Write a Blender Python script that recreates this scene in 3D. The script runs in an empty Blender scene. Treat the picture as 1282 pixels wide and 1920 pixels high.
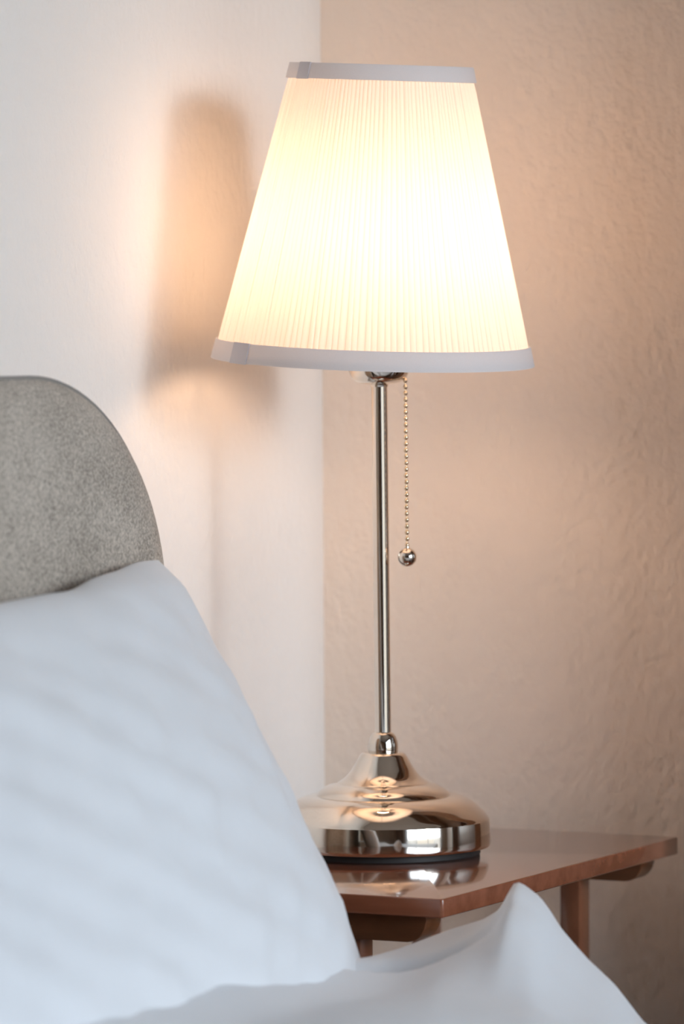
import bpy, bmesh, math, random
from mathutils import Vector, Matrix, noise
random.seed(4)
S = bpy.context.scene
COL = S.collection
PI = math.pi
TZ = 0.62                                   # table top height

# ------------------------------------------------------------------ room axes
B = math.radians(23.7)
U = Vector((math.cos(B), -math.sin(B), 0))  # along the right wall, away from the corner
V = Vector((-math.sin(B), -math.cos(B), 0)) # along the left wall, away from the corner
C = Vector((-0.042, 0.27, 0))
def P(u, v, z=0.0): return C + U * u + V * v + Vector((0, 0, z))

# ------------------------------------------------------------------ materials
def new_mat(name):
    m = bpy.data.materials.new(name); m.use_nodes = True
    nt = m.node_tree
    return m, nt, nt.nodes['Principled BSDF']
def N(nt, t, **kw):
    n = nt.nodes.new(t)
    for k, v in kw.items(): setattr(n, k, v)
    return n
def coords(nt, scale=(1, 1, 1), kind='Object'):
    tc = N(nt, 'ShaderNodeTexCoord'); mp = N(nt, 'ShaderNodeMapping')
    mp.inputs['Scale'].default_value = scale
    nt.links.new(tc.outputs[kind], mp.inputs['Vector'])
    return mp.outputs['Vector']
def noise_tex(nt, vec, scale, detail=3, rough=.5):
    n = N(nt, 'ShaderNodeTexNoise')
    n.inputs['Scale'].default_value = scale; n.inputs['Detail'].default_value = detail
    n.inputs['Roughness'].default_value = rough
    nt.links.new(vec, n.inputs['Vector']); return n.outputs['Fac']
def ramp(nt, fac, stops):
    r = N(nt, 'ShaderNodeValToRGB')
    els = r.color_ramp.elements
    while len(els) < len(stops): els.new(.5)
    for e, (p, c) in zip(els, stops): e.position = p; e.color = (*c, 1)
    nt.links.new(fac, r.inputs['Fac']); return r.outputs['Color']
def bump(nt, bsdf, fac, strength, dist, prev=None):
    b = N(nt, 'ShaderNodeBump'); b.inputs['Strength'].default_value = strength
    b.inputs['Distance'].default_value = dist
    nt.links.new(fac, b.inputs['Height'])
    if prev: nt.links.new(prev, b.inputs['Normal'])
    nt.links.new(b.outputs['Normal'], bsdf.inputs['Normal']); return b.outputs['Normal']

def plaster(name, col, amount=1.0):
    m, nt, b = new_mat(name)
    v = coords(nt, (1, 1, .75))
    c = ramp(nt, noise_tex(nt, v, 3.0, 4), [(.3, [x * .97 for x in col]), (.7, col)])
    nt.links.new(c, b.inputs['Base Color'])
    b.inputs['Roughness'].default_value = .85
    b.inputs['Specular IOR Level'].default_value = .2
    n1 = bump(nt, b, noise_tex(nt, v, 130, 3, .55), .55 * amount, .0022)
    bump(nt, b, noise_tex(nt, v, 28, 2), .35 * amount, .003, n1)
    return m
def simple(name, col, rough=.5, metal=0.0, spec=.5, bumps=None, coat=0.0, var=.06, vs=20):
    m, nt, b = new_mat(name)
    v = coords(nt)
    c = ramp(nt, noise_tex(nt, v, vs, 3), [(.3, [x * (1 - var) for x in col]), (.7, col)])
    nt.links.new(c, b.inputs['Base Color'])
    b.inputs['Roughness'].default_value = rough; b.inputs['Metallic'].default_value = metal
    b.inputs['Specular IOR Level'].default_value = spec
    b.inputs['Coat Weight'].default_value = coat; b.inputs['Coat Roughness'].default_value = .08
    if bumps: bump(nt, b, noise_tex(nt, v, bumps[0], 3), bumps[1], bumps[2])
    return m
def wood(name, dark, light, rough=.25, coat=.6, scale=(60, 6, 60), grain=1.0, marks=False):
    m, nt, b = new_mat(name)
    v = coords(nt, scale)
    f = noise_tex(nt, v, grain, 5, .6)
    c = ramp(nt, f, [(.3, dark), (.7, light)])
    if marks:      # worn edge chips and a faint stain in the varnish
        v2 = coords(nt)
        ch = ramp(nt, noise_tex(nt, v2, 210, 2, .7), [(.745, (0, 0, 0)), (.765, (1, 1, 1))])
        mx = N(nt, 'ShaderNodeMix', data_type='RGBA')
        nt.links.new(ch, mx.inputs['Factor']); nt.links.new(c, mx.inputs['A'])
        mx.inputs['B'].default_value = (.55, .32, .2, 1)
        c = mx.outputs['Result']
    nt.links.new(c, b.inputs['Base Color'])
    b.inputs['Roughness'].default_value = rough
    b.inputs['Coat Weight'].default_value = coat; b.inputs['Coat Roughness'].default_value = .07
    bump(nt, b, noise_tex(nt, coords(nt), 500, 2), .06, .0006)
    return m
def metal(name, col, rough, aniso=0.0):
    m, nt, b = new_mat(name)
    b.inputs['Metallic'].default_value = 1
    v = coords(nt, (1, 1, 1))
    c = ramp(nt, noise_tex(nt, v, 60, 2), [(.3, [x * .97 for x in col]), (.7, col)])
    nt.links.new(c, b.inputs['Base Color'])
    b.inputs['Roughness'].default_value = rough
    return m
def fabric(name, col, rough=.9, fine=900, st=.25, dist=.0006, sheen=.2, broad=None, var=.04):
    m, nt, b = new_mat(name)
    v = coords(nt)
    c = ramp(nt, noise_tex(nt, v, fine, 2), [(.3, [x * (1 - var) for x in col]), (.7, col)])
    nt.links.new(c, b.inputs['Base Color'])
    b.inputs['Roughness'].default_value = rough
    b.inputs['Specular IOR Level'].default_value = .15
    b.inputs['Sheen Weight'].default_value = sheen
    n1 = bump(nt, b, noise_tex(nt, v, fine, 2), st, dist)
    if broad: bump(nt, b, noise_tex(nt, coords(nt), broad[0], 3, .5), broad[1], broad[2], n1)
    return m

M = {}
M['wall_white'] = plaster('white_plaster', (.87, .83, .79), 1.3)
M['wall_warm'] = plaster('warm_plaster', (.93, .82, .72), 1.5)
M['wall_back'] = plaster('tan_plaster', (.40, .29, .21))
M['ceiling'] = plaster('ceiling_paint', (.62, .55, .49), .3)
M['floor'] = wood('floor_boards', (.12, .05, .025), (.25, .12, .06), .35, .2, (3, 30, 3), 1.0)
M['skirting'] = simple('skirting_paint', (.7, .66, .6), .4)
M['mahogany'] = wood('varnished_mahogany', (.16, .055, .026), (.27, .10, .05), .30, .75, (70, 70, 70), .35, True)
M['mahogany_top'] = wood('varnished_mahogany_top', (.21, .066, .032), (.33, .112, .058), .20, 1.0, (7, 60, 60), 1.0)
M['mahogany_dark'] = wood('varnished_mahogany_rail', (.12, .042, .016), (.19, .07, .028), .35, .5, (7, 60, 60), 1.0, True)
M['door_wood'] = wood('door_wood', (.11, .05, .025), (.2, .1, .05), .35, .3, (40, 40, 4), 1.0)
M['nickel'] = metal('polished_nickel', (.78, .71, .63), .045)
M['nickel_brushed'] = metal('brushed_nickel', (.80, .73, .65), .075)
M['chain_lit_tint'] = metal('chain_metal_lit_tint', (.86, .66, .45), .22)  # warm reflection of the lit wall put into the metal colour
M['rubber'] = simple('black_rubber', (.018, .014, .013), .6)
M['cotton'] = fabric('white_cotton', (.745, .757, .778), .85, 1400, .12, .0004, .15, (14, .35, .01), .02)
M['cotton_duvet'] = fabric('white_cotton_duvet', (.735, .747, .768), .85, 1400, .12, .0004, .15, (11, .4, .012), .02)
M['sheet'] = fabric('sheet_cotton', (.80, .82, .85), .85, 1200, .12, .0004, .1)
def tape_mat(name, col, f):
    m = fabric(name, col, .8, 1500, .15, .0003, .1)
    nt = m.node_tree; out = nt.nodes['Material Output']; b = nt.nodes['Principled BSDF']
    tr = N(nt, 'ShaderNodeBsdfTranslucent'); tr.inputs['Color'].default_value = (*col, 1)
    mx = N(nt, 'ShaderNodeMixShader'); mx.inputs[0].default_value = f
    nt.links.new(b.outputs[0], mx.inputs[1]); nt.links.new(tr.outputs[0], mx.inputs[2])
    nt.links.new(mx.outputs[0], out.inputs['Surface']); return m
M['tape'] = tape_mat('shade_tape_fabric', (.90, .87, .87), .30)
M['tape_dark'] = fabric('shade_tape_ghost', (.68, .64, .66), .8, 1500, .15, .0003, .1)  # dark tone imitates a double-image ghost on the tape
M['porcelain'] = simple('socket_plastic', (.75, .72, .68), .35)
M['frame_paint'] = simple('window_frame_paint', (.5, .48, .45), .4)
M['bed_wood'] = wood('bed_wood', (.12, .06, .03), (.2, .11, .06), .4, .2)

def headboard_mat():
    m, nt, b = new_mat('grey_felted_fabric')
    v = coords(nt, (1, 1, .7))
    f = noise_tex(nt, v, 800, 2, .75)
    f2 = noise_tex(nt, coords(nt), 22, 3, .6)
    ad = N(nt, 'ShaderNodeMath', operation='MULTIPLY_ADD'); ad.inputs[1].default_value = .22; 
    nt.links.new(f2, ad.inputs[0]); nt.links.new(f, ad.inputs[2])
    c = ramp(nt, ad.outputs[0], [(.40, (.165, .140, .115)), (.60, (.405, .352, .295)), (.80, (.70, .62, .53))])
    nt.links.new(c, b.inputs['Base Color'])
    b.inputs['Roughness'].default_value = .95; b.inputs['Specular IOR Level'].default_value = .1
    b.inputs['Sheen Weight'].default_value = .2
    bump(nt, b, f, .5, .0012)
    return m
M['felt'] = headboard_mat()
M['felt_piping'] = fabric('grey_piping', (.27, .25, .23), .95, 700, .4, .001)

def shade_mat():
    m, nt, b = new_mat('pleated_shade_fabric')
    nt.nodes.remove(b)
    out = nt.nodes['Material Output']
    # fabric doubles up at each pleat fold: the fold attribute runs 0..1 across a pleat
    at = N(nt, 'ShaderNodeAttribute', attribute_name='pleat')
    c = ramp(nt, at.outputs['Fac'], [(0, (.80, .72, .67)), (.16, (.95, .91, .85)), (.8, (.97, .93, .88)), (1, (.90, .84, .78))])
    tr = N(nt, 'ShaderNodeBsdfTranslucent'); df = N(nt, 'ShaderNodeBsdfDiffuse')
    nt.links.new(c, tr.inputs['Color']); nt.links.new(c, df.inputs['Color'])
    mx = N(nt, 'ShaderNodeMixShader'); mx.inputs[0].default_value = .45
    nt.links.new(tr.outputs[0], mx.inputs[1]); nt.links.new(df.outputs[0], mx.inputs[2])
    nt.links.new(mx.outputs[0], out.inputs['Surface'])
    return m
M['shade'] = shade_mat()
def bulb_mat(strength, col):
    m, nt, b = new_mat('lit_bulb_glass')
    b.inputs['Base Color'].default_value = (.9, .88, .8, 1)
    b.inputs['Emission Color'].default_value = (*col, 1); b.inputs['Emission Strength'].default_value = strength
    return m
M['bulb'] = bulb_mat(23.5, (1.0, .64, .40))
def sheer_mat():
    m, nt, b = new_mat('sheer_curtain'); nt.nodes.remove(b)
    out = nt.nodes['Material Output']
    tr = N(nt, 'ShaderNodeBsdfTranslucent'); df = N(nt, 'ShaderNodeBsdfDiffuse')
    v = coords(nt); c = ramp(nt, noise_tex(nt, v, 30, 3), [(.3, (.78, .82, .88)), (.7, (.86, .90, .95))])
    nt.links.new(c, tr.inputs['Color']); nt.links.new(c, df.inputs['Color'])
    mx = N(nt, 'ShaderNodeMixShader'); mx.inputs[0].default_value = .5
    nt.links.new(tr.outputs[0], mx.inputs[1]); nt.links.new(df.outputs[0], mx.inputs[2])
    tp = N(nt, 'ShaderNodeBsdfTransparent'); m2 = N(nt, 'ShaderNodeMixShader'); m2.inputs[0].default_value = .62
    nt.links.new(mx.outputs[0], m2.inputs[1]); nt.links.new(tp.outputs[0], m2.inputs[2])
    nt.links.new(m2.outputs[0], out.inputs['Surface']); return m
M['sheer'] = sheer_mat()
def glass_mat():
    m, nt, b = new_mat('window_glass'); nt.nodes.remove(b)
    out = nt.nodes['Material Output']
    tr = N(nt, 'ShaderNodeBsdfTransparent'); gl = N(nt, 'ShaderNodeBsdfGlossy'); gl.inputs['Roughness'].default_value = .02
    fr = N(nt, 'ShaderNodeFresnel'); fr.inputs['IOR'].default_value = 1.3
    mx = N(nt, 'ShaderNodeMixShader'); nt.links.new(fr.outputs[0], mx.inputs[0])
    nt.links.new(tr.outputs[0], mx.inputs[1]); nt.links.new(gl.outputs[0], mx.inputs[2])
    nt.links.new(mx.outputs[0], out.inputs['Surface']); return m
M['glass'] = glass_mat()

# ------------------------------------------------------------------ mesh helpers
def obj(name, bm, mat, parent=None, smooth=True, auto=35):
    me = bpy.data.meshes.new(name)
    bmesh.ops.recalc_face_normals(bm, faces=bm.faces)
    bm.to_mesh(me); bm.free()
    o = bpy.data.objects.new(name, me); COL.objects.link(o)
    me.materials.append(mat)
    if smooth:
        for p in me.polygons: p.use_smooth = True
        if auto:
            me.set_sharp_from_angle(angle=math.radians(auto))
    if parent: o.parent = parent
    return o
def thing(name, label, cat, loc, rotz=0.0, group=None):
    o = bpy.data.objects.new(name, None); COL.objects.link(o)
    o.location = loc; o.rotation_euler = (0, 0, rotz); o.empty_display_size = .05
    o['label'] = label; o['category'] = cat
    if group: o['group'] = group
    return o
def tag(o, label, cat, group=None):
    o['label'] = label; o['category'] = cat
    if group: o['group'] = group
    return o
def struct(o): o['kind'] = 'structure'; return o
def add_box(bm, lo, hi, bev=0.0, seg=2):
    r = bmesh.ops.create_cube(bm, size=1)
    vs = r['verts']
    for v in vs:
        v.co = Vector([lo[i] + (v.co[i] + .5) * (hi[i] - lo[i]) for i in range(3)])
    if bev:
        es = list({e for v in vs for e in v.link_edges})
        bmesh.ops.bevel(bm, geom=es, offset=bev, segments=seg, profile=.5, affect='EDGES')
    return vs
def lathe(bm, prof, seg=96, cap=True, T=None):
    rings = []
    for r, z in prof:
        if r < 1e-6: rings.append([bm.verts.new((0, 0, z))])
        else: rings.append([bm.verts.new((r * math.cos(2*PI*i/seg), r * math.sin(2*PI*i/seg), z)) for i in range(seg)])
    for a, b in zip(rings, rings[1:]):
        for i in range(seg):
            j = (i + 1) % seg
            if len(a) == 1 and len(b) == 1: continue
            if len(a) == 1: bm.faces.new((a[0], b[i], b[j]))
            elif len(b) == 1: bm.faces.new((a[i], a[j], b[0]))
            else: bm.faces.new((a[i], a[j], b[j], b[i]))
    if T is not None:
        vs = [v for ring in rings for v in ring]
        bmesh.ops.transform(bm, matrix=T, verts=vs)
    return rings
def prism(bm, pts, y0, y1):
    """pts in x,z extruded from y0 to y1"""
    a = [bm.verts.new((x, y0, z)) for x, z in pts]; b = [bm.verts.new((x, y1, z)) for x, z in pts]
    bm.faces.new(a); bm.faces.new(b[::-1]); n = len(pts)
    for i in range(n): bm.faces.new((a[i], b[i], b[(i+1) % n], a[(i+1) % n]))
def smooth_curve(pts, n=8):
    out = []
    q = [pts[0]] + list(pts) + [pts[-1]]
    for i in range(1, len(q) - 2):
        p0, p1, p2, p3 = q[i-1], q[i], q[i+1], q[i+2]
        for k in range(n):
            t = k / n
            out.append(tuple(.5 * ((2*b) + (-a + c) * t + (2*a - 5*b + 4*c - d) * t*t + (-a + 3*b - 3*c + d) * t**3)
                             for a, b, c, d in zip(p0, p1, p2, p3)))
    out.append(tuple(pts[-1])); return out
def lerp_tab(tab, x):
    if x <= tab[0][0]: return tab[0][1]
    for (a, b), (c, d) in zip(tab, tab[1:]):
        if x <= c:
            t = (x - a) / (c - a); return b + (d - b) * t
    return tab[-1][1]
def sstep(a, b, x):
    t = max(0, min(1, (x - a) / (b - a))); return t * t * (3 - 2 * t)

# room frame object: local x = U, local y = -V ... (u, -v, z)
ROT = math.atan2(U.y, U.x)
def room_obj(name, bm, mat, smooth=False, parent=None, loc=True):
    o = obj(name, bm, mat, parent, smooth)
    if loc: o.location = C; o.rotation_euler = (0, 0, ROT)
    return o
def rb(bm, u0, u1, v0, v1, z0, z1, bev=0.0): add_box(bm, (u0, -v1, z0), (u1, -v0, z1), bev)

# ------------------------------------------------------------------ the room
RU, RV, RH = 2.9, 4.3, 2.55
T = .12
bm = bmesh.new(); rb(bm, -T, 0, -T, RV + T, 0, RH); struct(room_obj('wall_left', bm, M['wall_white']))
bm = bmesh.new(); rb(bm, 0, RU + T, -T, 0, 0, RH); struct(room_obj('wall_right', bm, M['wall_warm']))
bm = bmesh.new(); rb(bm, 0, RU + T, RV, RV + T, 0, RH); struct(room_obj('wall_back', bm, M['wall_back']))
bm = bmesh.new(); rb(bm, -T, RU + T, -T, RV + T, -.1, 0); struct(room_obj('floor', bm, M['floor']))
bm = bmesh.new(); rb(bm, -T, RU + T, -T, RV + T, RH, RH + .1); struct(room_obj('ceiling', bm, M['ceiling']))
W0, W1, WZ0, WZ1 = .40, 2.75, .12, 2.15
bm = bmesh.new()
rb(bm, RU, RU + T, 0, W0, 0, RH); rb(bm, RU, RU + T, W1, RV, 0, RH)
rb(bm, RU, RU + T, W0, W1, 0, WZ0); rb(bm, RU, RU + T, W0, W1, WZ1, RH)
struct(room_obj('wall_front', bm, M['wall_back']))
# window with mullions and panes
bm = bmesh.new()
fr = .05
rb(bm, RU + .03, RU + .09, W0, W0 + fr, WZ0, WZ1); rb(bm, RU + .03, RU + .09, W1 - fr, W1, WZ0, WZ1)
rb(bm, RU + .03, RU + .09, W0 + fr, W1 - fr, WZ0, WZ0 + fr); rb(bm, RU + .03, RU + .09, W0 + fr, W1 - fr, WZ1 - fr, WZ1)
for vm in (1.19, 1.97): rb(bm, RU + .04, RU + .08, vm - .018, vm + .018, WZ0 + fr, WZ1 - fr)
win = struct(room_obj('window_1', bm, M['frame_paint']))
for a, b in ((W0 + fr, 1.172), (1.208, 1.952), (1.988, W1 - fr)):
    bm = bmesh.new(); rb(bm, RU + .057, RU + .061, a, b, WZ0 + fr, WZ1 - fr)
    room_obj('window_pane', bm, M['glass'], False, win, False)
# wooden door in the back part of the front wall
bm = bmesh.new(); rb(bm, RU - .02, RU + .0, 3.05, 3.95, 0, 2.08); dr = struct(room_obj('door_1', bm, M['door_wood']))
bm = bmesh.new()
for a, b in ((.2, .95), (1.1, 1.9)): rb(bm, RU - .03, RU - .02, 3.2, 3.8, a, b, .004)
room_obj('door_panel', bm, M['door_wood'], False, dr, False)
bm = bmesh.new(); rb(bm, RU - .07, RU - .02, 3.10, 3.12, 1.0, 1.02); rb(bm, RU - .07, RU - .055, 3.10, 3.22, 1.0, 1.02, .003)
room_obj('door_handle', bm, M['nickel'], False, dr, False)
for nm, a in (('baseboard_left', (0, .015, .0, RV)), ('baseboard_right', (.015, RU, 0, .015)), ('baseboard_back', (.015, RU, RV - .015, RV))):
    bm = bmesh.new(); rb(bm, a[0], a[1], a[2], a[3], 0, .08, .003); struct(room_obj(nm, bm, M['skirting']))

# curtains either side of the open middle of the window
def curtain(name, v0, v1, label):
    bm = bmesh.new(); n = int((v1 - v0) * 130); rows = 10
    g = []
    for j in range(rows + 1):
        z = .03 + (2.24 - .03) * j / rows
        row = []
        for i in range(n + 1):
            v = v0 + (v1 - v0) * i / n
            w = .022 * math.sin(v * 62 + .4 * math.sin(z * 2)) + .008 * math.sin(v * 23)
            row.append(bm.verts.new((RU - .10 + w, -v, z)))
        g.append(row)
    for j in range(rows):
        for i in range(n): bm.faces.new((g[j][i], g[j][i+1], g[j+1][i+1], g[j+1][i]))
    o = room_obj(name, bm, M['sheer'], True)
    return tag(o, label, 'curtain', 'sheer curtains at the window')
curtain('sheer_curtain', .33, .80, 'narrow sheer pale curtain nearest the corner behind the lamp')
curtain('sheer_curtain', 1.85, 2.82, 'wide sheer pale curtain beside the wooden door')
t = thing('curtain_rod', 'slim dark metal curtain rod above the window', 'curtain rod', P(RU - .1, 1.58, 2.26), ROT)
bm = bmesh.new(); lathe(bm, [(0, -1.32), (.011, -1.32), (.011, 1.32), (0, 1.32)], 16, T=Matrix.Rotation(PI/2, 4, 'X')); obj('rod', bm, M['rubber'], t)
for s in (-1.25, 1.25):
    bm = bmesh.new(); add_box(bm, (0, s - .01, -.012), (.1, s + .01, .0), .002); obj('bracket', bm, M['rubber'], t)

# unseen shallow shelf unit, added to block window light from the right wall
su = thing('added_shelf_blocker', 'tall narrow dark wooden shelf unit added out of view by the right wall to block window light', 'shelf unit', C, ROT)
for a, b in ((.34, .358), (.98, 1.0)):
    bm = bmesh.new(); rb(bm, a, b, .001, .096, 0, 2.0, .001); obj('blocker_side_panel', bm, M['door_wood'], su, False)
bm = bmesh.new(); rb(bm, .358, .98, .001, .012, .03, 1.99); obj('blocker_back_panel', bm, M['door_wood'], su, False)
for k in range(6):
    z = .03 + k * .388
    bm = bmesh.new(); rb(bm, .358, .98, .012, .094, z, z + .018, .001); obj('shelf', bm, M['door_wood'], su, False)

# ------------------------------------------------------------------ side table
A = P(.2839, .4541); Bk = P(.3039, .0592)
ey = (Bk - A).normalized(); ex = Vector((ey.y, -ey.x, 0))
TL = (Bk - A).length; TW = .225; TT = .0125
tab = thing('side_table', 'small glossy red-brown wooden side table with thin square legs, under the lamp', 'table', (A.x, A.y, 0), math.atan2(ex.y, ex.x))
def rounded_plate(bm, x0, x1, y0, y1, z0, z1, r, b):
    pts = []
    for cx, cy, a0 in ((x1 - r, y1 - r, 0), (x0 + r, y1 - r, 90), (x0 + r, y0 + r, 180), (x1 - r, y0 + r, 270)):
        for k in range(5):
            a = math.radians(a0 + 90 * k / 4); pts.append((cx + r * math.cos(a), cy + r * math.sin(a)))
    vs = [bm.verts.new((x, y, z0)) for x, y in pts]
    f = bm.faces.new(vs)
    ext = bmesh.ops.extrude_face_region(bm, geom=[f])
    top = [e for e in ext['geom'] if isinstance(e, bmesh.types.BMVert)]
    for v in top: v.co.z = z1
    tops = set(top)
    es = [e for e in bm.edges if (e.verts[0] in tops) == (e.verts[1] in tops)]
    bmesh.ops.bevel(bm, geom=es, offset=b, segments=3, profile=.5, affect='EDGES')
bm = bmesh.new(); rounded_plate(bm, -TW, 0, 0, TL, TZ - TT, TZ, .0025, .0012)
obj('table_top', bm, M['mahogany_top'], tab)
# rails under the front and back edge, ends cut to a quarter round
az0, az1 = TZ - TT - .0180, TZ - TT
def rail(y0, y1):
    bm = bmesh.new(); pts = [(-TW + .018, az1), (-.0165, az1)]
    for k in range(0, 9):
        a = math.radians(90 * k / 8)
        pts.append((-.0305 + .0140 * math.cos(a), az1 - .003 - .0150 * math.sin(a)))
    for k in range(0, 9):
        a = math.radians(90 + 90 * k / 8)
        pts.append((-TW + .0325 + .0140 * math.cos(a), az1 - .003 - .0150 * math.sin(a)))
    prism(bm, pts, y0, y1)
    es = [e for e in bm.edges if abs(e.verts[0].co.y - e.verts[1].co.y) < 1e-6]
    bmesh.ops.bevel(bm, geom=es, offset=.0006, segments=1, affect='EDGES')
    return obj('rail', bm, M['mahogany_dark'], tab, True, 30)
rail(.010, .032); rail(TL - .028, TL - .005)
for sx in (0, 1):
    for sy in (0, 1):
        bm = bmesh.new()
        x1 = -.0655 if sx else -TW + .041
        y0 = .013 if not sy else TL - .028
        add_box(bm, (x1 - .0155, y0, 0), (x1, y0 + .019, az0 + .001), .0012)
        obj('leg', bm, M['mahogany'], tab)

# ------------------------------------------------------------------ table lamp
lamp = thing('table_lamp', 'lit nickel table lamp with a white pleated shade, standing on the side table', 'lamp', (0, 0, TZ))
bm = bmesh.new(); lathe(bm, [(0, 0), (.0668, 0), (.0675, .0008), (.0675, .0052), (0, .0052)], 128)
obj('foot_pad', bm, M['rubber'], lamp, True, 30)
bm = bmesh.new()
rim = [(.0, .0046), (.0690, .0046), (.0725, .0050), (.0739, .0056), (.0745, .0068), (.0747, .0085), (.0739, .0236), (.0738, .0241)]
dome = smooth_curve([(.0735, .0245), (.0718, .0272), (.0690, .0302), (.0655, .0335), (.0618, .0364), (.0575, .0388), (.0520, .0405)], 5)
step = [(.0480, .0407), (.0468, .0409)]
mid = smooth_curve([(.0467, .0411), (.0450, .0431), (.0428, .0450), (.0400, .0467), (.0362, .0483), (.0320, .0493)], 5)
up = mid + smooth_curve([(.0316, .0497), (.0270, .0528), (.0230, .0572), (.0198, .0622), (.0176, .0660), (.0160, .0688), (.0148, .0700), (.0138, .0705)], 5)
lathe(bm, rim + dome + step + up + [(.008, .0708), (0, .0708)], 160)
obj('base', bm, M['nickel_brushed'], lamp, True, 22)
bm = bmesh.new()
neck = [(0, .0700), (.0098, .0700), (.0103, .0712), (.0105, .0728)] + smooth_curve([(.0105, .0728), (.0104, .0755), (.0099, .0785), (.0089, .0815), (.0074, .0838), (.0058, .0848)], 5)
lathe(bm, neck + [(0, .0848)], 64); obj('neck', bm, M['nickel'], lamp, True, 30)
lean = math.radians(-.35)
TP = Matrix.Translation((0, 0, .08)) @ Matrix.Rotation(lean, 4, 'Y')
PR = .0056
bm = bmesh.new(); lathe(bm, [(0, 0), (PR, 0), (PR, .252), (0, .252)], 48, T=TP); obj('pole', bm, M['nickel'], lamp, True, 30)
TC = TP @ Matrix.Translation((0, 0, .245))
bm = bmesh.new()
lathe(bm, [(0, 0), (.0062, 0), (.0065, .0012), (.0115, .0022)] + smooth_curve([(.0115, .0022), (.0155, .0034), (.0188, .0060), (.0205, .0095), (.0212, .014), (.0213, .022)], 4) + [(.0205, .024), (0, .024)], 64, T=TC)
obj('socket_cup', bm, M['nickel'], lamp, True, 30)
bm = bmesh.new(); lathe(bm, [(0, .024), (.0135, .024), (.0140, .026), (.0140, .052), (.0125, .054), (0, .054)], 40, T=TC)
obj('bulb_socket', bm, M['porcelain'], lamp, True, 30)
bm = bmesh.new()
lathe(bm, smooth_curve([(0.0, .054), (.0105, .054), (.0115, .062), (.0170, .074), (.0222, .088), (.0228, .100), (.0185, .113), (.0095, .1215), (0, .1235)], 6), 48, T=TC)
obj('bulb', bm, M['bulb'], lamp)
# shade
TS = Matrix.Translation((-.0060, 0, .3426)) @ Matrix.Rotation(math.radians(2.0), 4, 'Y') @ Matrix.Rotation(math.radians(3.2), 4, 'X')
R0, R1, HS = .1105, .0615, .2050
NP = 150
prnd = [random.uniform(-1, 1) for _ in range(NP)]
bm = bmesh.new(); pl = bm.verts.layers.float.new('pleat')
rows, sub = 14, 6
g = []
for j in range(rows + 1):
    t_ = j / rows; z = .004 + (HS - .008) * t_; R = R0 + (R1 - R0) * (z / HS)
    row = []
    for i in range(NP * sub):
        k = i // sub; f = (i % sub) / sub
        a = 2 * PI * (k + f + .14 * prnd[k] * math.sin(PI * f) + .10 * math.sin(k * 2.1 + 5 * t_)) / NP
        d = .0011 * (math.sin(PI * f) ** .7) * (1 + .3 * prnd[k]) - .0006
        edge = min(1, min(t_, 1 - t_) * 12 + .25)
        r = R - .0004 + d * edge * (.6 + .4 * R / R0)
        v = bm.verts.new(TS @ Vector((r * math.cos(a), r * math.sin(a), z))); v[pl] = f
        row.append(v)
    g.append(row)
n = NP * sub
for j in range(rows):
    for i in range(n):
        k = (i + 1) % n; bm.faces.new((g[j][i], g[j][k], g[j+1][k], g[j+1][i]))
shade = obj('lamp_shade', bm, M['shade'], lamp, True, None)
def ring_band(name, z0, z1, th, parent, mat, a0=0, a1=2*PI, off=.0012, seg=160):
    bm = bmesh.new(); full = abs(a1 - a0 - 2*PI) < 1e-6
    prof = []
    for z, o in ((z0, off), (z0, off + th * .7), (z0 + .0006, off + th), (z1 - .0006, off + th), (z1, off + th * .7), (z1, off)):
        prof.append((R0 + (R1 - R0) * z / HS + o, z))
    m = seg if full else 12
    rings = []
    for i in range(m if full else m + 1):
        a = a0 + (a1 - a0) * i / m
        rings.append([bm.verts.new(TS @ Vector((r * math.cos(a), r * math.sin(a), z))) for r, z in prof])
    q = len(prof)
    for i in range(m):
        x, y = rings[i], rings[(i + 1) % len(rings)]
        for k in range(q): bm.faces.new((x[k], x[(k+1) % q], y[(k+1) % q], y[k]))
    if not full: bm.faces.new(rings[0]); bm.faces.new(rings[-1][::-1])
    return obj(name, bm, mat, parent, True, 50)
b0 = ring_band('bottom_trim', 0.0, .0135, .0011, shade, M['tape'], off=.0009)
b1 = ring_band('top_trim', HS - .0108, HS, .0011, shade, M['tape'], off=.0009)
aL = math.radians(-90 - 55)
for z0, z1 in ((-.0004, .0139), (HS - .0112, HS + .0004)):  # dark tabs stand in for a double-image ghost along the tape
    w = .085 if z0 < .1 else .10
    s_ = ring_band('trim_ghost_patch', z0, z1, .0009, shade, M['tape_dark'], aL - w, aL + w, .0019)
    s_['label'] = 'darker patch on the white trim tape, modelled after a double-image ghost'
# wire spider holding the shade
bm = bmesh.new()
for zz, rr in ((HS - .003, R1 - .001), (.003, R0 - .001)):
    if zz < .01: obj('wire_ring', bm, M['nickel'], shade); bm = bmesh.new()
    seg = 72; rings = []
    for i in range(seg):
        a = 2 * PI * i / seg
        rings.append([bm.verts.new(TS @ Vector(((rr + .0011 * math.cos(b)) * math.cos(a), (rr + .0011 * math.cos(b)) * math.sin(a), zz + .0011 * math.sin(b)))) for b in (0, PI/2, PI, 3*PI/2)])
    for i in range(seg):
        x, y = rings[i], rings[(i+1) % seg]
        for k in range(4): bm.faces.new((x[k], x[(k+1) % 4], y[(k+1) % 4], y[k]))
def rod_between(bm, p, q, r, seg=8):
    d = Vector(q) - Vector(p); L = d.length
    Tm = Matrix.Translation(p) @ d.to_track_quat('Z', 'Y').to_matrix().to_4x4()
    lathe(bm, [(0, 0), (r, 0), (r, L), (0, L)], seg, T=Tm)
hub = TC @ Vector((0, 0, .030))
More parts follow.
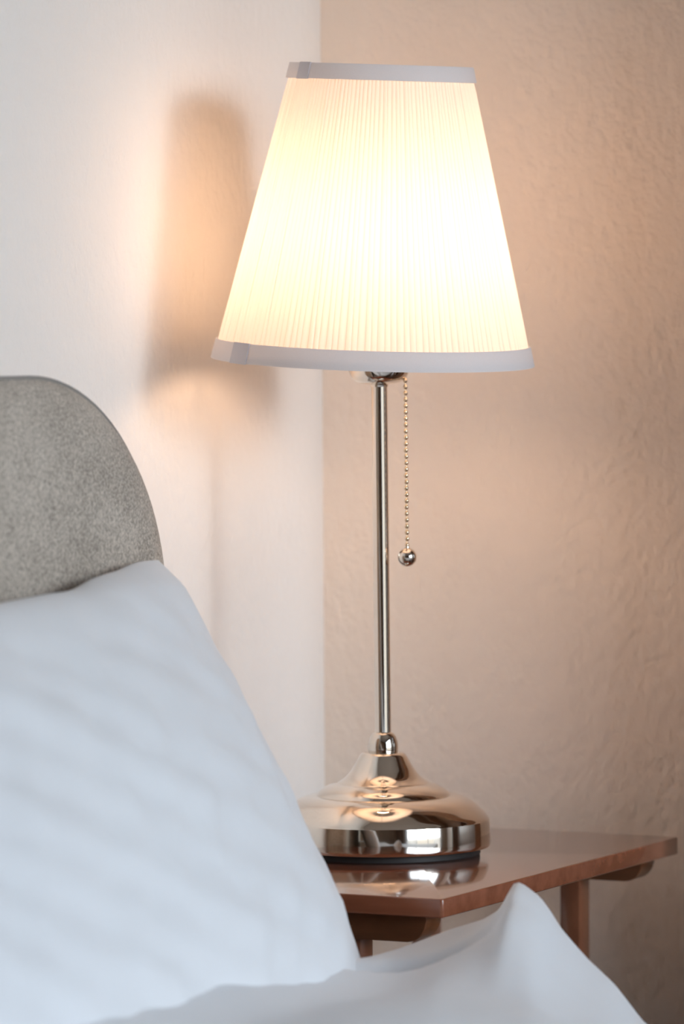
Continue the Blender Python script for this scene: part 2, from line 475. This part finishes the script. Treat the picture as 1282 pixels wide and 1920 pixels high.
for k in range(3):
    a = 2 * PI * k / 3 + .5
    q = TS @ Vector(((R0 - .002) * math.cos(a), (R0 - .002) * math.sin(a), .003))
    rod_between(bm, hub + Vector((.014 * math.cos(a), .014 * math.sin(a), 0)), q, .0011)
obj('wire_frame', bm, M['nickel'], shade)
# pull chain
ch_top = Vector((.0165, -.006, .3315)); ch_bot = Vector((.0172, -.0062, .2130))
bm = bmesh.new(); L = (ch_top - ch_bot).length; nb = 27
for i in range(nb):
    p = ch_top.lerp(ch_bot, (i + .5) / nb) + Vector((random.uniform(-.00012, .00012), 0, 0))
    bmesh.ops.create_uvsphere(bm, u_segments=12, v_segments=8, radius=.0015, matrix=Matrix.Translation(p) @ Matrix.Diagonal((1, 1, 1.3, 1)))
rod_between(bm, ch_bot, ch_top, .0006, 6)
chain = obj('pull_chain', bm, M['chain_lit_tint'], lamp)
bm = bmesh.new(); bc = ch_bot - Vector((0, 0, .0062))
bmesh.ops.create_uvsphere(bm, u_segments=40, v_segments=28, radius=.0066, matrix=Matrix.Translation(bc))
lathe(bm, [(0, .0060), (.0018, .0060), (.0016, .0075), (.0006, .0082), (0, .0082)], 20, T=Matrix.Translation(bc))
obj('pull_ball', bm, M['nickel'], chain)

# ------------------------------------------------------------------ bed
BV0 = .463; BV1 = 2.13; HT = .9565; HTH = .098
bed = thing('bed', 'bed with a rounded grey felted fabric headboard against the left wall', 'bed', C, ROT)
def hb_outline(off=0.0, n=22):
    # corner is an ellipse: a along v, b along z
    a, b = .185, .155
    pts = [(BV0 + off, .12), (BV0 + off, HT - b)]
    for k in range(1, n + 1):
        t = (PI / 2) * k / n
        e = 2 / 2.0
        pts.append((BV0 + a - (a - off) * math.cos(t) ** e, HT - b + (b - off) * math.sin(t) ** e))
    right = [(BV1 + BV0 - v, z) for v, z in pts[::-1]]
    return pts + right
bm = bmesh.new()
layers = []
for u, off in ((.002, .006), (.004, .0025), (.010, 0), (HTH - .024, 0), (HTH - .014, 0), (HTH - .006, .002), (HTH - .001, .007), (HTH + .003, .016), (HTH + .006, .035), (HTH + .0065, .08)):
    layers.append([bm.verts.new((u, -v, z)) for v, z in hb_outline(off)])
m = len(layers[0])
for x, y in zip(layers, layers[1:]):
    for i in range(m): bm.faces.new((x[i], x[(i+1) % m], y[(i+1) % m], y[i]))
bm.faces.new(layers[0]); bm.faces.new(layers[-1][::-1])
hb = obj('headboard', bm, M['felt'], bed, True, 60)
# piping along the seam
bm = bmesh.new(); o_ = hb_outline(.0010)[1:-1]; rr = .0016; rings = []
for i, (v, z) in enumerate(o_):
    p = Vector((HTH - .0075, -v, z)); q0 = o_[max(0, i-1)]; q1 = o_[min(len(o_)-1, i+1)]
    d = Vector((0, -(q1[0]-q0[0]), q1[1]-q0[1])).normalized(); nn = Vector((1, 0, 0)); bb = d.cross(nn)
    rings.append([bm.verts.new(p + rr * (nn * math.cos(2*PI*k/8) + bb * math.sin(2*PI*k/8))) for k in range(8)])
for x, y in zip(rings, rings[1:]):
    for k in range(8): bm.faces.new((x[k], x[(k+1) % 8], y[(k+1) % 8], y[k]))
obj('piping', bm, M['felt_piping'], hb)
for v0, v1 in ((.505, .53), (2.0, 2.03)):
    bm = bmesh.new(); rb(bm, HTH + .008, 2.12, v0, v1, .16, .30, .004); obj('side_rail', bm, M['bed_wood'], bed)
bm = bmesh.new(); rb(bm, 2.09, 2.12, (.53), 2.0, .16, .30, .004); obj('foot_rail', bm, M['bed_wood'], bed)
bm = bmesh.new(); rb(bm, HTH + .012, 2.088, .532, 1.998, .20, .22); obj('slat_base', bm, M['bed_wood'], bed)
for u in (.14, 2.03):
    for v in (.535, 1.945):
        bm = bmesh.new(); rb(bm, u, u + .05, v, v + .05, 0, .20, .004); obj('leg', bm, M['bed_wood'], bed)
bm = bmesh.new(); rb(bm, HTH + .014, 2.085, .512, 2.0, .302, .488, .03)
mt = obj('mattress', bm, M['sheet'], None); mt.location = C; mt.rotation_euler = (0, 0, ROT)
tag(mt, 'thick white sheeted mattress lying on the bed under the duvet', 'mattress')

# pillow leaning on the headboard, built in room coordinates
def pillow():
    bm = bmesh.new(); nv, nt = 90, 64
    pv0, pv1 = .520, 1.22
    front, back = [], []
    def seam(s, t):
        # s 0..1 along v, t 0..1 bottom to top; a pillow's outline pulls in between its corners
        v = pv0 + (pv1 - pv0) * s
        v += .010 * math.sin(PI * t) * (1 - 2 * s)
        cr = .0
        if t > .86: cr = ((t - .86) / .14) ** 2
        if t < .12: cr = max(cr, ((.12 - t) / .12) ** 2)
        v += .012 * cr * (1 if s < .5 else -1) * abs(1 - 2 * s) ** 3
        top_z = .8385 - .013 * sstep(0, .30, s) - .012 * sstep(.3, .6, s) + .0028 * noise.noise(Vector((s * 11, 0, 5)))
        z = .497 + (top_z - .497) * t
        u = lerp_tab([(.497, .290), (.56, .262), (.62, .240), (.70, .197), (.78, .153), (.82, .136), (.85, .112)], z)
        return v, u, z
    for j in range(nt + 1):
        fr_, bk_ = [], []
        for i in range(nv + 1):
            s = .5 - .5 * math.cos(PI * i / nv); t = .5 - .5 * math.cos(PI * j / nt)
            v, u, z = seam(s, t)
            w = max(0, (1 - abs(2*s-1) ** 3.2)) ** .55 * max(0, (1 - abs(2*t-1) ** 2.6)) ** .60
            q = Vector((v * 3.1, z * 3.1, 0))
            wr = .0018 * math.sin((v * 1.05 + z * 1.0) * 110 + 3 * noise.noise(Vector((v * 9, z * 9, 1)))) * w \
                + .006 * noise.noise(Vector((v * 12 + z * 5, z * 14 - v * 6, 3))) * w
            wr += .0012 * math.sin(v * 95 + 2 * noise.noise(Vector((v * 20, 0, 7)))) * max(0, 1 - abs(t - .9) / .12) * w
            wr += .0011 * math.sin(161 * (z - .45 * v) + 2.2 * noise.noise(Vector((v * 7, z * 7, 11)))) * w * sstep(.0, .25, t) * (1 - sstep(.8, 1, t))
            nrm = Vector((.86, 0, .5))
            f = nrm * (.050 * w + wr)
            b = nrm * (-.036 * w)
            pf = Vector((u, -v, z)) + f
            pb = Vector((u, -v, z)) + b
            pb.x = max(pb.x, HTH + .009)
            fr_.append(bm.verts.new(pf))
            bk_.append(fr_[-1] if (i in (0, nv) or j in (0, nt)) else bm.verts.new(pb))
        front.append(fr_); back.append(bk_)
    for j in range(nt):
        for i in range(nv):
            bm.faces.new((front[j][i], front[j][i+1], front[j+1][i+1], front[j+1][i]))
            q = [back[j][i], back[j+1][i], back[j+1][i+1], back[j][i+1]]
            try: bm.faces.new(q)
            except ValueError: pass
    o = obj('pillow', bm, M['cotton'], None, True, None)
    o.location = C; o.rotation_euler = (0, 0, ROT)
    return tag(o, 'large white cotton pillow leaning against the grey headboard', 'pillow')
pillow()

# duvet: crumpled, with one corner standing up in a peak
SIL = [(.10, .590), (.20, .570), (.245, .5805), (.254, .5845), (.268, .5915), (.281, .5965), (.310, .6075), (.330, .6150), (.341, .6215), (.3475, .6330), (.351, .6385), (.355, .6392), (.3615, .6350), (.3675, .6310),
       (.3735, .6240), (.3817, .612), (.3993, .593), (.4168, .577), (.4343, .556), (.47, .530), (.55, .513), (.7, .507), (2.2, .505)]
SOFT = [(.10, .592), (.22, .590), (.30, .594), (.36, .590), (.42, .565), (.50, .535), (.6, .515), (2.2, .507)]
DV0 = .500
def duvet_z(u, v):
    dv = v - DV0
    if dv < 0: dv = 0
    k = sstep(.0, .16, dv)
    s1 = lerp_tab(SIL, u - .30 * dv); s2 = lerp_tab(SOFT, u - .40 * dv)
    z = s1 * (1 - k) + s2 * k
    # folds fanning out from the peak and creases where the pillow presses
    a = math.atan2(u - .352, dv + .04)
    rr = math.hypot(u - .352, dv + .04)
    z += .0045 * math.sin(a * 7.0 + .8) * sstep(.03, .14, rr) * (1 - sstep(.3, .8, rr))
    z += .007 * noise.noise(Vector((u * 7, v * 7, 2))) * sstep(.02, .2, dv)
    d = (u - .20) * .55 + (v - .66) * .85
    z -= .012 * math.exp(-((d + .012) / .010) ** 2) * sstep(.02, .07, dv) * (1 - sstep(.30, .42, u))
    z += .016 * sstep(.52, .62, v) * (1 - sstep(.26, .34, u))
    z += .016 * sstep(.60, .9, v) * (1 - sstep(.24, .36, u))
    return z
bm = bmesh.new()
us = [.12 + .003 * i for i in range(0, 150)]; x = us[-1]
while x < 2.02: x += .03; us.append(x)
vs_ = []
y = -.17
while y < 0: vs_.append(('s', -y)); y += .008
y = 0
while y < .06: vs_.append(('t', y)); y += .0035
while y < .5: vs_.append(('t', y)); y += .007
while y < 1.55: vs_.append(('t', y)); y += .03
vs_.append(('t', 1.56))
g = []
for kind, w in vs_:
    row = []
    for u in us:
        if kind == 't':
            v = DV0 + w; z = duvet_z(u, v)
        else:
            zt = duvet_z(u, DV0)
            # rolls over the mattress side and hangs
            r_ = .008
            if w < r_ * PI / 2:
                a = w / r_; v = DV0 - r_ * math.sin(a); z = zt - r_ * (1 - math.cos(a))
            else:
                v = DV0 - r_ - .001 * math.sin(u * 40); z = zt - r_ - (w - r_ * PI / 2)
            v += .003 * math.sin(u * 55 + w * 20) * min(1, w * 10)
        row.append(bm.verts.new((u, -v, z)))
    g.append(row)
def under_pillow(q):
    u, v = q.x, -q.y
    if v < .528: return False
    s_ = min(1, (v - .520) / .70); w_ = max(0, 1 - abs(2 * s_ - 1) ** 3.2) ** .55 * .92
    return u < .246 + .043 * w_ - .010 and v < 1.215
for a, b in zip(g, g[1:]):
    for i in range(len(us) - 1):
        q = (a[i], a[i+1], b[i+1], b[i])
        if not any(under_pillow(p_.co) for p_ in q): bm.faces.new(q)
bmesh.ops.delete(bm, geom=[v_ for v_ in bm.verts if not v_.link_faces], context='VERTS')
dv_ = obj('duvet', bm, M['cotton_duvet'], None, True, None)
dv_.location = C; dv_.rotation_euler = (0, 0, ROT)
tag(dv_, 'crumpled white duvet on the bed with one corner standing up in a peak', 'duvet')
sm = dv_.modifiers.new('smooth', 'SMOOTH'); sm.factor = .5; sm.iterations = 1
so = dv_.modifiers.new('thickness', 'SOLIDIFY'); so.thickness = .006; so.offset = -1

# ------------------------------------------------------------------ light
w = bpy.data.worlds.new('World'); S.world = w; w.use_nodes = True
nt = w.node_tree; bg = nt.nodes['Background']
tc = N(nt, 'ShaderNodeTexCoord'); sx = N(nt, 'ShaderNodeSeparateXYZ')
nt.links.new(tc.outputs['Generated'], sx.inputs[0])
r = ramp(nt, sx.outputs['Z'], [(0.0, (.16, .16, .15)), (.02, (.80, .90, 1.0)), (.6, (.60, .78, 1.0))])
nt.links.new(r, bg.inputs['Color']); bg.inputs['Strength'].default_value = 5.9
pl_ = bpy.data.lights.new('window_portal', 'AREA'); pl_.shape = 'RECTANGLE'; pl_.size = WZ1 - WZ0; pl_.size_y = W1 - W0
pl_.cycles.is_portal = True
po = bpy.data.objects.new('window_portal', pl_); COL.objects.link(po)
pc = P(RU + .115, (W0 + W1) / 2, (WZ0 + WZ1) / 2)
po.location = pc; po.rotation_euler = (-U).to_track_quat('-Z', 'Y').to_euler()
# low hazy sun shining through the gap between the curtains
th = math.radians(50); el = math.radians(11)
sd = Vector((-math.sin(th) * math.cos(el), math.cos(th) * math.cos(el), -math.sin(el)))
sl = bpy.data.lights.new('hazy_sun', 'SUN'); sl.energy = .62; sl.angle = math.radians(11); sl.color = (.90, .96, 1.0)
so_ = bpy.data.objects.new('hazy_sun', sl); COL.objects.link(so_); so_.rotation_euler = sd.to_track_quat('-Z', 'Y').to_euler()
so_.location = P(RU + 1.5, 1.6, 2.0)

# ------------------------------------------------------------------ camera
cam = bpy.data.cameras.new('camera'); co = bpy.data.objects.new('camera', cam); COL.objects.link(co)
cam.sensor_fit = 'VERTICAL'; cam.sensor_height = 36; cam.sensor_width = 24; cam.lens = 8500 / 1920 * 36
eye = Vector((-.02777647, -3.148, .97998))
co.location = eye
pitch = -math.atan((960 - 631) / 8500)
Mx = Matrix.Rotation(PI/2 + pitch, 4, 'X') @ Matrix.Rotation(math.radians(-0.3), 4, 'Z')
co.matrix_world = Matrix.Translation(eye) @ Mx
cam.dof.use_dof = True; cam.dof.focus_distance = 3.02; cam.dof.aperture_fstop = 6.3
cam.clip_start = .05
S.camera = co
S.view_settings.view_transform = 'Standard'; S.view_settings.look = 'None'
S.view_settings.gamma = 1; S.view_settings.exposure = .32; S.view_settings.use_curve_mapping = False
S.cycles.use_denoising = True
S.cycles.adaptive_threshold = .015; S.cycles.max_bounces = 10; S.cycles.diffuse_bounces = 6; S.cycles.transparent_max_bounces = 12
S.cycles.sample_clamp_indirect = 6
